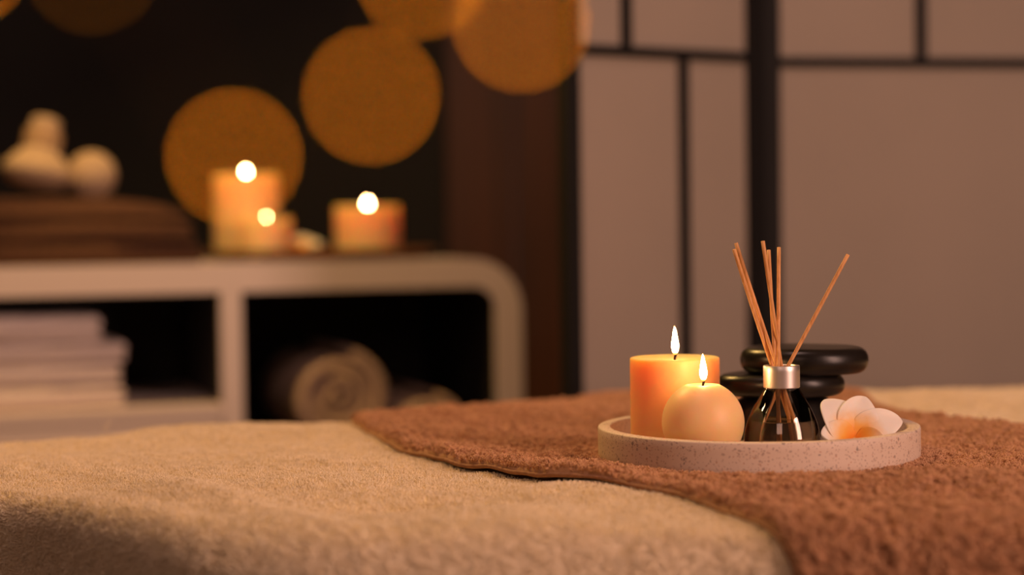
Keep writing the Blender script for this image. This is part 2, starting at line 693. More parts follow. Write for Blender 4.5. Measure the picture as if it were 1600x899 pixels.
M_towel_white = noisy(mat('white_towel', (0.72, 0.62, 0.58), 0.95), 160, (0.70, 0.59, 0.55, 1), (0.80, 0.69, 0.64, 1), bump=0.5)
M_towel_dark = noisy(mat('chocolate_towel', (0.12, 0.05, 0.025), 0.95), 120, (0.05, 0.020, 0.009, 1), (0.095, 0.038, 0.018, 1), bump=0.5)
M_towel_tan = noisy(mat('tan_towel', (0.45, 0.32, 0.25), 0.95), 150, (0.40, 0.28, 0.21, 1), (0.50, 0.36, 0.28, 1), bump=0.5)

zt = SHELF_Z
stack_w = [(205, 0.034), (200, 0.033), (207, 0.031), (168, 0.043)]
wl_names = ['white folded towel at the bottom of the stack in the left compartment',
            'white folded towel second from the bottom of the stack in the left compartment',
            'white folded towel just under the topmost one in the left compartment',
            'thick white folded towel topmost in the left compartment, set back at the side']
for i, (pxr, h) in enumerate(stack_w):
    xr = cab_x(pxr) - 0.005
    w = 0.36 + random.uniform(-0.01, 0.01)
    o = folded_towel('folded_towel', w, 0.30, h, 2, M_towel_white, 10 + i * 7)
    p = cab_world(xr - w / 2, 0.185)
    o.location = (p.x, p.y, zt)
    o.rotation_euler = (0, 0, CANG + random.uniform(-0.02, 0.02))
    tag(o, wl_names[i], 'towel', 'white towels folded in the left compartment')
    zt += h + 0.0005
    o.scale.z = 0.95


# ---------- rolled towels
def rolled_towel(name, r, length, m, seed, sx=1.0, turns=3.2):
    bm = bmesh.new()
    n = int(turns * 34)
    th = r / (turns + 0.35)
    outer, inner = [], []
    for i in range(n + 1):
        t = i / n
        a = t * turns * 2 * math.pi
        ro = th * 0.62 + (r - th * 0.62) * t
        ri = max(ro - th * 0.80, 0.0008)
        outer.append((ro * math.cos(a) * sx, ro * math.sin(a)))
        inner.append((ri * math.cos(a) * sx, ri * math.sin(a)))
    ny = 14
    R0, R1 = [], []
    for j in range(ny + 1):
        y = -length / 2 + length * j / ny
        R0.append([bm.verts.new((x, y + 0.002 * math.sin(i * 0.31 + seed) * (1 if j in (0, ny) else 0), z)) for i, (x, z) in enumerate(outer)])
        R1.append([bm.verts.new((x, y + 0.002 * math.sin(i * 0.31 + seed) * (1 if j in (0, ny) else 0), z)) for i, (x, z) in enumerate(inner)])
    for j in range(ny):
        for i in range(n):
            bm.faces.new((R0[j][i], R0[j][i + 1], R0[j + 1][i + 1], R0[j + 1][i]))
            bm.faces.new((R1[j][i + 1], R1[j][i], R1[j + 1][i], R1[j + 1][i + 1]))
        bm.faces.new((R0[j][n], R1[j][n], R1[j + 1][n], R0[j + 1][n]))
        bm.faces.new((R1[j][0], R0[j][0], R0[j + 1][0], R1[j + 1][0]))
    for j in (0, ny):
        for i in range(n):
            bm.faces.new((R0[j][i], R1[j][i], R1[j][i + 1], R0[j][i + 1]))
    o = from_bm(name, bm, m)
    jitter_mesh(o.data, 18, 0.003, seed)
    return o


FLOOR_Z = CBt + TH + 0.003
for px, py, rr_, sx, lab in ((521, 611, 0.083, 1.0, 'large tan rolled towel raised above its neighbour in the right compartment'),
                             (655, 658, 0.062, 1.04, 'lower tan rolled towel lying near the right side of the cabinet')):
    x = cab_x(px)
    o = rolled_towel('rolled_towel', rr_, 0.30, M_towel_tan, px * 0.01, sx)
    ly = 0.17
    p = cab_world(x + (0.012 if px < 600 else 0.02), ly)
    Yd = p.y
    z = at(px, py, Yd).z
    base_z = z - rr_ - FLOOR_Z
    if base_z > 0.01:
        u = folded_towel('folded_towel', rr_ * 1.9, 0.28, base_z - 0.001, 2, M_towel_tan, px * 0.1)
        u.location = (p.x, p.y, FLOOR_Z)
        u.rotation_euler = (0, 0, CANG)
        tag(u, 'tan folded towel under the ' + ('large' if px < 600 else 'lower') + ' rolled towel in the right compartment', 'towel')
    o.location = (p.x, p.y, z)
    o.rotation_euler = (0, 0, CANG)
    tag(o, lab, 'towel', 'tan towels rolled up in the right compartment')
# ---------- dark towels on the cabinet
zt = CT
specs = [(303, 0.40, 0.034, 2, 'dark brown folded towel lowest on the cabinet top, under two others'),
         (296, 0.39, 0.034, 2, 'dark brown folded towel in the middle of the pile on the cabinet top'),
         (282, 0.37, 0.034, 2, 'dark brown folded towel topmost of the pile, carrying the herbal compresses')]
for i, (pxr, w, h, ly, lab) in enumerate(specs):
    o = folded_towel('folded_towel', w, 0.30, h, ly, M_towel_dark, 30 + i * 5, sag=0.05 if i == 2 else 0.006)
    p = cab_world(cab_x(pxr) + 0.02 - w / 2, 0.20)
    o.location = (p.x, p.y, zt)
    o.rotation_euler = (0, 0, CANG + (0.03, -0.02, 0.02)[i])
    tag(o, lab, 'towel', 'dark brown towels folded on the cabinet top')
    zt += h + 0.0005
    o.scale.z = 0.95
STACK_TOP = zt

# ---------- herbal compresses
M_muslin = noisy(mat('muslin', (0.62, 0.45, 0.28), 0.9), 120, (0.40, 0.29, 0.19, 1), (0.52, 0.38, 0.26, 1), bump=0.4)
M_cord = mat('cotton_cord', (0.55, 0.38, 0.22), 0.9)


def compress(label, ball, tip, r, squash=1.0):
    ball, tip = Vector(ball), Vector(tip)
    root = thing('herbal_compress', label, 'herbal compress', ball - Vector((0, 0, r * 0.93 * squash)), group='herbal compresses on the dark towels')
    ax = tip - ball
    Ltot = ax.length
    q = Vector((0, 0, 1)).rotation_difference(ax.normalized())
    prof = [(0, -r)] + [(r * math.sin(a), -r * math.cos(a)) for a in [i * math.pi / 16 for i in range(1, 13)]]
    prof += [(r * 0.56, r * 0.86), (r * 0.46, r * 1.05)]

    def wob(a, rr, z):
        k = max(0, min(1, (z + r * 0.2) / r))
        return (rr * 0.06 * k * math.sin(a * 11), 0)
    bm = lathe(prof + [(0, r * 1.06)], 66, wob)
    for v in bm.verts:
        if v.co.z < r * 0.5:
            v.co.z = r * 0.5 + (v.co.z - r * 0.5) * squash
    bm.transform(Matrix.Translation((0, 0, r * 0.93 * squash)) @ q.to_matrix().to_4x4())
    from_bm('herb_pouch', bm, M_muslin, root)
    n = 12
    hp = [(r * 0.44, r * 0.98)]
    for i in range(n + 1):
        t = i / n
        hp.append((r * (0.46 + 0.03 * math.sin(i * 2.1)) * (1 - 0.06 * t), r * 1.05 + (Ltot - r * 1.25) * t))
    hp += [(r * 0.42, Ltot - r * 0.1), (r * 0.30, Ltot - r * 0.02), (0, Ltot)]
    bm = lathe([(0, r * 0.97)] + hp, 40, lambda a, rr, z: (rr * 0.04 * math.sin(a * 7 + z * 60), 0))
    bm.transform(Matrix.Translation((0, 0, r * 0.93 * squash)) @ q.to_matrix().to_4x4())
    from_bm('handle', bm, M_muslin, root)
    bm = bmesh.new()
    pts = []
    for i in range(90):
        a = i * 0.42
        rr = r * 0.52
        pts.append(Vector((rr * math.cos(a), rr * math.sin(a), r * 1.03 + 0.00028 * i)))
    pts = [Vector((0, 0, r * 0.93 * squash)) + q @ p for p in pts]
    tube(bm, pts, 0.0022, 6)
    from_bm('cord', bm, M_cord, root)
    return root


Yb = cab_world(cab_x(60), 0.15).y
b1 = at(55, 285, Yb)
r1 = 0.054
b1.z = STACK_TOP + r1 * 0.5
t1 = at(73, 184, Yb + 0.02)
compress('muslin herbal compress with its wrapped handle standing upright', b1, t1, r1, 0.5)
Yb2 = Yb + 0.05
b2 = at(143, 276, Yb2)
r2 = 0.039
b2.z = STACK_TOP + r2 * 0.95
t2 = b2 + Vector((-0.02, 0.15, -0.004))
compress('muslin herbal compress lying down beside the upright one', b2, t2, r2)


# ------------------------------------------------------------------ candles
def flame_bm(h, w, lean=0.0):
    prof = [(0, 0)]
    for i in range(1, 18):
        t = i / 18
        r = w / 2 * min(1, (t / 0.30)) ** 0.45 * min(1, (1 - t) / 0.66) ** 0.72
        prof.append((max(r, 1e-4), h * t))
    prof.append((0, h))
    bm = lathe(prof, 20)
    for v in bm.verts:
        v.co.x += lean * (v.co.z / h) ** 2
    return bm


def candle(label, loc, r, h, m, fm, shape='pillar', flame_h=0.026, flame_w=0.0062, group=None, wick_h=0.007, well=0.0033):
    root = thing('pillar_candle' if shape == 'pillar' else 'ball_candle', label, 'candle', loc, group=group)
    if shape == 'pillar':
        e = 0.0018
        prof = [(0, 0), (r * 0.6, 0), (r - e, 0)] + [(r - e + e * math.sin(a), e - e * math.cos(a)) for a in (0.5, 1.0, 1.57)]
        prof += [(r, h * k / 8) for k in range(1, 8)]
        prof += [(r - e + e * math.cos(a), h - e + e * math.sin(a)) for a in (0, 0.5, 1.0, 1.57)]
        prof += [(r * 0.88, h - well * 0.18), (r * 0.75, h - well * 0.55), (r * 0.45, h - well * 0.85), (r * 0.2, h - well * 0.97), (0, h - well)]
        ztop = h - well
        bm = lathe(prof, 96)
    else:
        R = r
        zc = R * 0.90
        prof = [(0, 0)]
        a0 = math.asin(0.90)
        for i in range(34):
            a = -a0 + (a0 + math.asin(min(1, (h - zc) / R))) * i / 33
            prof.append((R * math.cos(a), zc + R * math.sin(a)))
        rt = prof[-1][0]
        prof += [(rt * 0.93, h + 0.0004), (rt * 0.8, h - 0.0004), (rt * 0.5, h - 0.0018), (0, h - 0.0022)]
        ztop = h - 0.0022
        bm = lathe(prof, 96)
    from_bm('wax_body', bm, m, root)
    bm = bmesh.new()
    tube(bm, [(0, 0, ztop - 0.004), (0.0002, 0, ztop + wick_h * 0.35), (0.0008, 0, ztop + wick_h * 0.7), (0.0022, 0.0003, ztop + wick_h)], [0.0010, 0.0010, 0.0010, 0.0007], 8)
    from_bm('wick', bm, M_wick, root)
    f = from_bm('flame', flame_bm(flame_h, flame_w, -0.0004), fm, root)
    f.location = (0.0006, 0, ztop + wick_h * 0.62)
    return root


# candles on the cabinet, on an oval wooden board
M_board = noisy(mat('board_wood', (0.16, 0.06, 0.02), 0.45), 12, (0.11, 0.04, 0.014, 1), (0.22, 0.09, 0.03, 1), stretch=(1, 6, 1))
pb = at(512, 400, 3.07)
lbx, lby = cab_local(pb)
pbw = cab_world(lbx, 0.195)
prof = [(0, 0), (0.85, 0), (0.90, 0.002), (0.985, 0.012), (1.0, 0.0165), (0.985, 0.018), (0.95, 0.014), (0.88, 0.006), (0, 0.006)]
bm = lathe([(r, z) for r, z in prof], 80)
for v in bm.verts:
    v.co.x *= 0.195
    v.co.y *= 0.168
bd = from_bm('oval_tray', bm, M_board)
bd.location = (pbw.x, pbw.y, CT)
bd.rotation_euler = (0, 0, CANG)
tag(bd, 'dark wooden oval tray with a low rim under the candles on the cabinet', 'tray')
BZ = CT + 0.0065


def put_far(px, ytop, Y, rpx, label, fh=0.016, fw=0.0085, ly=None):
    p = at(px, ytop, Y)
    if ly is not None:
        for _ in range(6):
            lx, l = cab_local(p)
            Y += (ly - l) * math.cos(CANG)
            p = at(px, ytop, Y)
    return candle(label, (p.x, p.y, BZ), rpx / F * Y, p.z - BZ, M_wax_white, M_flame_far, flame_h=fh, flame_w=fw, wick_h=0.005, well=0.008, group='lit candles on the cabinet')


put_far(384, 273, 3.0, 51, 'tall thick lit candle on the oval tray', ly=0.235)
put_far(574, 322, 3.0, 51, 'shorter thick lit candle standing apart on the oval tray', ly=0.20)
put_far(416, 341, 3.0, 40, 'smallest lit candle, in front of the tall one on the oval tray', fh=0.010, fw=0.0030, ly=0.115)

# ------------------------------------------------------------------ massage table with its towels
XF = [(-1.1, 1.47), (-0.5, 1.395), (-0.40, 1.365), (-0.33, 1.31), (-0.25, 1.215), (-0.17, 1.145), (-0.10, 1.12), (0.1, 1.125), (0.17, 1.115), (0.4, 1.09), (0.7, 1.08), (1.3, 1.07)]
XB = [(-1.1, 1.55), (-0.80, 1.56), (-0.60, 1.62), (-0.47, 1.69), (-0.37, 1.775), (-0.27, 1.84), (-0.16, 1.82), (-0.06, 1.89), (0.0, 1.95), (0.14, 2.04), (0.60, 2.12), (1.3, 2.15)]


def smooth_interp(X, tab):
    xs = np.array([t[0] for t in tab])
    ys = np.array([t[1] for t in tab])
    out = 0
    for d, w in ((-0.05, 1), (-0.025, 2), (0, 3), (0.025, 2), (0.05, 1)):
        out = out + w * np.interp(X + d, xs, ys)
    return out / 9


Z0 = 0.7582
TX, TY = 0.1910, 1.45      # tray centre
HANG = 0.30


def lumps(X, Y):
    P = np.stack([X, Y, np.zeros_like(X)], -1)
    z = 0.0050 * noise3(P, 6.0, 11.3) + 0.0030 * noise3(P, 14.0, 3.7) + 0.0014 * noise3(P, 38.0, 8.1)

    def g(cx, cy, sx, sy, a, rot=0.0):
        dx, dy = X - cx, Y - cy
        c, s = math.cos(rot), math.sin(rot)
        u, v = dx * c + dy * s, -dx * s + dy * c
        return a * np.exp(-(u / sx) ** 2 - (v / sy) ** 2)
    z = z + g(0.27, 1.255, 0.12, 0.035, 0.010)          # towel pushed up in front of the tray
    z = z + g(0.02, 1.285, 0.05, 0.03, 0.004)
    z = z + g(-0.07, 1.26, 0.09, 0.035, -0.011, 0.1) + g(-0.17, 1.43, 0.11, 0.04, -0.005, 0.2)     # hollow in the cream towel
    z = z + g(-0.20, 1.28, 0.16, 0.022, 0.007, -0.95)    # soft ridge falling to the front
    z = z + g(0.42, 1.93, 0.10, 0.06, 0.012)
    z = z + g(0.62, 1.80, 0.12, 0.12, 0.008)
    z = z + g(0.02, 1.82, 0.07, 0.05, 0.002)
    # level ground under the tray
    d = np.sqrt((X - TX) ** 2 + (Y - TY) ** 2)
    k = np.clip((d - 0.118) / 0.05, 0, 1)
    k = k * k * (3 - 2 * k)
    return z * k


def surf(X, s):
    """s = arc length from the front bottom hem over the top to the back"""
    yf, yb = smooth_interp(X, XF), smooth_interp(X, XB)
    r = np.interp(X, [-0.45, -0.3, -0.12, 0.2, 0.5], [0.022, 0.022, 0.045, 0.045, 0.055])
    rb = 0.035
    a1 = HANG
    a2 = a1 + r * math.pi / 2
    flat = yb - yf - r - rb
    a3 = a2 + flat
    a4 = a3 + rb * math.pi / 2
    S = s * 1.0
    t1 = np.clip((S - a1) / (a2 - a1), 0, 1) * math.pi / 2
    t2 = np.clip((S - a3) / (a4 - a3), 0, 1) * math.pi / 2
    Y = yf + r - r * np.cos(t1) + np.clip(S - a2, 0, flat) + rb * np.sin(t2)
    Z = -r * (1 - np.sin(t1)) - rb * (1 - np.cos(t2)) - np.clip(a1 - S, 0, 9) - np.clip(S - a4, 0, 9)
    # folds of the hanging front
    down = np.clip((a2 - S) / 0.12, 0, 1)
    Y = Y - down * (0.010 * np.sin(X * 31 + 1.0) + 0.006 * np.sin(X * 67 + 0.5 + S * 6)) * np.clip(down, 0, 1)
    up = np.clip(1 - (a2 - S) / 0.05, 0, 1) * np.clip(1 - (S - a3) / 0.06, 0, 1)
    Z = Z + Z0 + lumps(X, Y) * up
    return np.stack([X, Y, Z], -1), yf


def normals(P):
    du = np.gradient(P, axis=0)
    dv = np.gradient(P, axis=1)
    n = np.cross(du, dv)
    n /= np.linalg.norm(n, axis=-1, keepdims=True) + 1e-12
    return n


S_END = HANG + 0.045 * 1.57 + 1.0 + 0.2
xs = np.arange(-0.85, 1.12, 0.0030)
ss = np.arange(0.0, S_END, 0.0030)
GX, GS = np.meshgrid(xs, ss, indexing='ij')
Pc, _ = surf(GX, GS)
Nc = normals(Pc)
Pc2 = Pc + Nc * (0.0009 * noise3(Pc, 130, 1.0) + 0.0006 * noise3(Pc, 300, 5.0))[..., None]
cream = grid_mesh('cream_towel', Pc2, M_cream)
tag(cream, 'plush cream towel covering the massage table and hanging over its edge', 'towel')


# the brown towel lies across the cream one; its two long edges
XA = [(0.9, 0.184), (1.10, 0.178), (1.12, 0.170), (1.16, 0.152), (1.247, 0.118), (1.308, 0.068), (1.338, 0.023), (1.454, -0.050), (1.522, -0.084), (1.64, -0.122), (1.757, -0.150), (1.88, -0.165), (2.1, -0.19)]
XBr = [(0.9, 0.95), (1.1, 0.88), (1.4, 0.62), (1.52, 0.52), (1.62, 0.450), (1.69, 0.408), (1.78, 0.372), (1.977, 0.357), (2.2, 0.345)]


def edge_x(tab, s):
    ys = np.array([t[0] for t in tab])
    vs = np.array([t[1] for t in tab])
    x = np.full_like(s, 0.15)
    for _ in range(40):
        P, _yf = surf(x, s)
        x = 0.5 * x + 0.5 * np.interp(P[..., 1], ys, vs)
    # settle into a smooth line
    k = np.hanning(15)
    k /= k.sum()
    xp = np.concatenate([np.full(7, x[0]), x, np.full(7, x[-1])])
    return np.convolve(xp, k, 'valid')


sb = np.arange(0.03, S_END - 0.05, 0.0022)
ea, eb = edge_x(XA, sb), edge_x(XBr, sb)
nt = 400
tt = np.linspace(0, 1, nt)
BX = ea[None, :] + (eb - ea)[None, :] * tt[:, None]
BS = np.repeat(sb[None, :], nt, 0)
Pb, _ = surf(BX, BS)
Nb = normals(Pb)
THB = 0.0052
dist = np.minimum(BX - ea[None, :], eb[None, :] - BX)
edge = np.clip(dist / 0.006, 0, 1)
lift = THB * np.sqrt(np.clip(1 - (1 - edge) ** 2, 0, 1)) * 0.72 + 0.0028
# shallow ripples next to the hem and pile relief
Pn = Pb.copy()
relief = (0.0012 * noise3(Pn, 60, 2.0) + 0.0042 * noise3(Pn, 150, 6.0)) * edge
ripple = 0.0035 * np.exp(-(dist / 0.035) ** 2) * (0.5 + noise3(Pn * np.array([1, 1, 0]), 14, 4.4)) * edge
dtray = np.sqrt((Pb[..., 0] - TX) ** 2 + (Pb[..., 1] - TY) ** 2)
damp = np.clip((dtray - 0.125) / 0.012, 0, 1)
Pb2 = Pb + Nb * (lift + (relief + ripple) * damp)[..., None]
BASE_TRAY_Z = Z0 + THB * 0.72 + 0.0028
# one closed cloth: top sheet, then underside just above the cream towel
gap = 0.0045 * np.exp(-((BX - 0.0) / 0.075) ** 2) * np.exp(-((BX - ea[None, :]) / 0.03) ** 2) * (Pb[..., 1] < 1.6)
Pb2 = Pb2 + Nb * gap[..., None]
under = Pb + Nb * (0.0012 + gap)[..., None]
full = np.concatenate([under[:1], Pb2, under[-1:]], 0)
brown = grid_mesh('brown_towel', full, M_brown)
tag(brown, 'brown terry towel laid across the cream towel under the round tray', 'towel')
# stitched hem along the near edge
bm = bmesh.new()
hp = []
for i in range(0, len(sb), 5):
    hp.append(Pb[0, i] + Nb[0, i] * (0.0032 + gap[0, i]) + np.array([-0.0005, 0, 0]))
tube(bm, hp, 0.0013, 8)
hp2 = []
for i in range(0, len(sb), 5):
    hp2.append(Pb[-1, i] + Nb[-1, i] * 0.0040)
tube(bm, hp2, 0.0016, 8)
from_bm('hem', bm, M_hem, brown)


# terry pile: little loops of yarn standing on the cloth
def pile(name, P, Nn, count, height, radius, m, parent, mask=None, lean=0.8, seed=0.0, npt=4, lean_scale=60):
    nu, nv = P.shape[:2]
    du = np.linalg.norm(np.diff(P, axis=0), axis=-1)[:, :-1]
    dv = np.linalg.norm(np.diff(P, axis=1), axis=-1)[:-1, :]
    A = du * dv
    if mask is not None:
        A = A * mask[:-1, :-1]
    c = np.cumsum(A.ravel())
    k = np.searchsorted(c, rng.random(count) * c[-1])
    i, j = np.unravel_index(np.clip(k, 0, A.size - 1), A.shape)
    fu, fv = rng.random(count)[:, None], rng.random(count)[:, None]
    B = P[i, j] * (1 - fu) * (1 - fv) + P[i + 1, j] * fu * (1 - fv) + P[i, j + 1] * (1 - fu) * fv + P[i + 1, j + 1] * fu * fv
    n = Nn[i, j]
    lv = np.stack([noise3(B, lean_scale, seed + 1.1), noise3(B, lean_scale, seed + 20.7), noise3(B, lean_scale, seed + 41.3)], -1) * lean
    lv += rng.normal(size=(count, 3)) * 0.32
    h = height * (0.65 + 0.5 * rng.random(count))[:, None]
    d = n + lv
    d /= np.linalg.norm(d, axis=1, keepdims=True)
    w = np.cross(d, rng.normal(size=(count, 3)))
    w /= np.linalg.norm(w, axis=1, keepdims=True) + 1e-9
    pts = np.empty((count, npt, 3))
    span = height * 0.22
    prof = {4: [(0, -0.15, 1), (0.75, -0.9, 1), (1.0, 0.3, 1), (0.45, 1.1, 1)], 3: [(0, 0, 1), (0.6, 0.35, 1), (1.0, -0.2, 1)]}[npt]
    for q, (a, b, _) in enumerate(prof):
        pts[:, q] = B + d * h * a + w * span * b + n * (-0.0002)
    hc = bpy.data.hair_curves.new(name)
    hc.add_curves([npt] * count)
    hc.attributes['position'].data.foreach_set('vector', pts.reshape(-1).astype(np.float32))
    ra = hc.attributes.get('radius') or hc.attributes.new('radius', 'FLOAT', 'POINT')
    rr = np.empty((count, npt), dtype=np.float32)
    rr[:] = radius * (0.8 + 0.4 * rng.random(count))[:, None]
    ra.data.foreach_set('value', rr.ravel())
    hc.materials.append(m)
    o = bpy.data.objects.new(name, hc)
    COL.objects.link(o)
    o.parent = parent
    o['kind'] = 'stuff'
    return o


def in_view(P, ml=0.10, mr=0.10):
    X, Y, Z = P[..., 0], P[..., 1], P[..., 2]
    lim = 800 / F * Y
    return ((X > -lim - ml) & (X < lim + mr) & (Z > 0.66)).astype(float)


covered = np.zeros_like(GX)
ya = np.interp(GS[0], sb, ea)
yb_ = np.interp(GS[0], sb, eb)
covered = ((GX > ya[None, :] + 0.004) & (GX < yb_[None, :] - 0.004)).astype(float)
mc = in_view(Pc2) * (1 - covered)
pile('pile', Pc2, Nc, 300000, 0.0030, 0.00030, M_cream_pile, cream, mc, lean=0.55, seed=3, npt=3, lean_scale=110)
mb = in_view(Pb2) * (dist > 0.0010) * (dtray > 0.121)
pile('pile', Pb2, Nb, 300000, 0.0035, 0.00036, M_brown_pile, brown, mb, lean=1.5, seed=9, npt=4, lean_scale=190)

# a pulled thread standing up on the cream towel
p0 = at(168, 676, 1.745)
bm = bmesh.new()
q0 = at(167, 674, 1.74)
tube(bm, [q0, at(164, 668, 1.74), at(166, 664, 1.74), at(171, 660, 1.74), at(172, 657, 1.74)], 0.0004, 6)
from_bm('pulled_thread', bm, M_cream_pile, cream)

# the table itself: padded top and wooden legs
M_pad = mat('cream_vinyl', (0.6, 0.5, 0.38), 0.5)
M_leg = noisy(mat('beech', (0.5, 0.3, 0.15), 0.5), 10, (0.42, 0.25, 0.12, 1), (0.55, 0.34, 0.18, 1), stretch=(6, 6, 1))
tb = thing('massage_table', 'padded massage table hidden under the cream and brown towels', 'massage table', (0.2, 1.6, 0))
xs_ = np.linspace(-0.70, 1.05, 60)
f_ = smooth_interp(xs_, XF) + 0.05
b_ = smooth_interp(xs_, XB) - 0.05
bm = bmesh.new()
rows = []
for x, f0, b0 in zip(xs_, f_, b_):
    rows.append([bm.verts.new((x - 0.2, y - 1.6, z)) for y, z in ((f0, 0.66), (f0, 0.715), (f0 + 0.02, 0.735), (b0 - 0.02, 0.735), (b0, 0.715), (b0, 0.66))])
for a, b in zip(rows, rows[1:]):
    for k in range(6):
        bm.faces.new((a[k], a[(k + 1) % 6], b[(k + 1) % 6], b[k]))
bm.faces.new(rows[0])
bm.faces.new(list(reversed(rows[-1])))
from_bm('padded_top', bm, M_pad, tb, smooth=False)
for lx, ly in ((-0.60, 1.50), (-0.60, 1.52 + 0.03), (0.98, 1.18), (0.98, 2.02)):
    bm = bmesh.new()
    if lx < 0:
        ly = 1.49 if ly < 1.52 else 1.55
    box(bm, lx - 0.2 - 0.02, lx - 0.2 + 0.02, ly - 1.6 - 0.02, ly - 1.6 + 0.02, 0.0, 0.66, 0.003)
    from_bm('leg', bm, M_leg, tb, smooth=False)

# ------------------------------------------------------------------ terrazzo tray
RT, HT, TF = 0.125, 0.0250, 0.0065
TZ = BASE_TRAY_Z
prof = [(0, 0)] + [(RT - 0.002, 0), (RT - 0.0005, 0.0007), (RT, 0.002)] + [(RT, HT * k / 4) for k in (1, 2, 3)] + \
       [(RT, HT - 0.0012), (RT - 0.0004, HT - 0.0003), (RT - 0.0012, HT), (RT - 0.0088, HT), (RT - 0.0096, HT - 0.0003), (RT - 0.010, HT - 0.0012),
        (RT - 0.0105, TF + 0.003), (RT - 0.0115, TF + 0.0008), (RT - 0.0135, TF), (0, TF)]
tray = from_bm('round_tray', lathe(prof, 160), M_terrazzo)
tray.location = (TX, TY, TZ)
tray.data.polygons.foreach_set('use_smooth', [True] * len(tray.data.polygons))
tag(tray, 'round speckled terrazzo tray with a low rim on the brown towel', 'tray')
md = tray.modifiers.new('edges', 'EDGE_SPLIT')
md.split_angle = math.radians(50)
FZ = TZ + TF                 # tray floor

# candles
pp = at(1054, 558, 1.452)
candle('tall peach pillar candle burning on the terrazzo tray', (pp.x, pp.y, FZ), 70 / F * 1.452, pp.z - FZ, M_wax, M_flame, flame_h=0.0232, flame_w=0.0058)
pq = at(1098, 602, 1.386)
candle('round ball candle burning in front of the peach pillar candle', (pq.x, pq.y, FZ), 64.5 / F * 1.386, pq.z - FZ, M_wax_ball, M_flame, shape='ball', flame_h=0.0215, flame_w=0.0060)

# ------------------------------------------------------------------ reed diffuser
YD = 1.392
pd = at(1221, 571, YD)
ppm = F / YD
base = Vector((pd.x, pd.y, FZ))
dif = thing('reed_diffuser', 'clear glass diffuser bottle with a silver collar on the terrazzo tray', 'reed diffuser', base)


def zpix(y):
    return at(1221, y, YD).z - FZ


H_cap_t, H_cap_b = zpix(571), zpix(606)
sp = [(606, 27.0), (609, 28.5), (614, 31.5), (622, 36.5), (632, 42.5), (642, 47.5), (652, 52.0), (662, 55.5), (672, 58.0), (682, 59.5), (690, 59.8)]
outp = [(r / ppm, zpix(y)) for y, r in sp]
rb_ = 59.8 / ppm
zl = outp[-1][1]
out_pts = list(reversed(outp))
bot = [(rb_ * 0.995, zl * 0.6), (rb_ * 0.96, zl * 0.22), (rb_ * 0.88, 0.0003), (rb_ * 0.8, 0.0)]
bot = [b for b in bot]
neck_r = 0.0100
outer = [(0, 0.0006), (rb_ * 0.6, 0.0004)] + list(reversed(bot)) + out_pts + [(neck_r + 0.0022, H_cap_b + 0.0012), (neck_r + 0.0018, H_cap_b + 0.004), (neck_r + 0.0018, H_cap_t - 0.002)]
wt = 0.0016
inner = [(neck_r, H_cap_t - 0.002), (neck_r, H_cap_b + 0.002)]
for r, z in outp:
    inner.append((r - wt, z - 0.0006))
inner += [(rb_ - wt - 0.0006, 0.0042 + 0.0035), (rb_ - wt - 0.002, 0.0048), (rb_ * 0.8, 0.0036), (0, 0.0032)]
inner = [(max(r, 0), z) for r, z in inner]
# keep the heights falling
fin = []
for r, z in inner:
    if not fin or z < fin[-1][1]:
        fin.append((r, z))
bot_ = from_bm('bottle', lathe(outer + fin, 96), M_glass, dif)
zlev = zpix(657)
liq = []
for r, z in reversed(fin):
    if z < zlev:
        liq.append((max(r + (0.0002 if r > 0 else 0), 0), z - (0.0002 if z > 0 else 0)))
rlev = np.interp(zlev, [z for r, z in reversed(fin)], [r for r, z in reversed(fin)]) + 0.0002
liq += [(rlev, zlev + 0.0006), (rlev - 0.0012, zlev), (0, zlev)]
from_bm('fragrance_liquid', lathe(liq, 96), M_liquid, dif)
rc = 28.5 / ppm
capp = [(rc - 0.0006, H_cap_b), (rc, H_cap_b + 0.0006)] + [(rc, H_cap_b + (H_cap_t - H_cap_b) * k / 4) for k in (1, 2, 3)] + \
       [(rc, H_cap_t - 0.0006), (rc - 0.0003, H_cap_t - 0.0001), (rc - 0.0008, H_cap_t), (0.0108, H_cap_t), (0.0100, H_cap_t - 0.0008), (0.0099, H_cap_t - 0.006), (0.0122, H_cap_t - 0.007), (0.0122, H_cap_b)]
c_ = from_bm('collar', close_loop(capp, 80), M_cap, dif)
c_.modifiers.new('edges', 'EDGE_SPLIT').split_angle = math.radians(40)

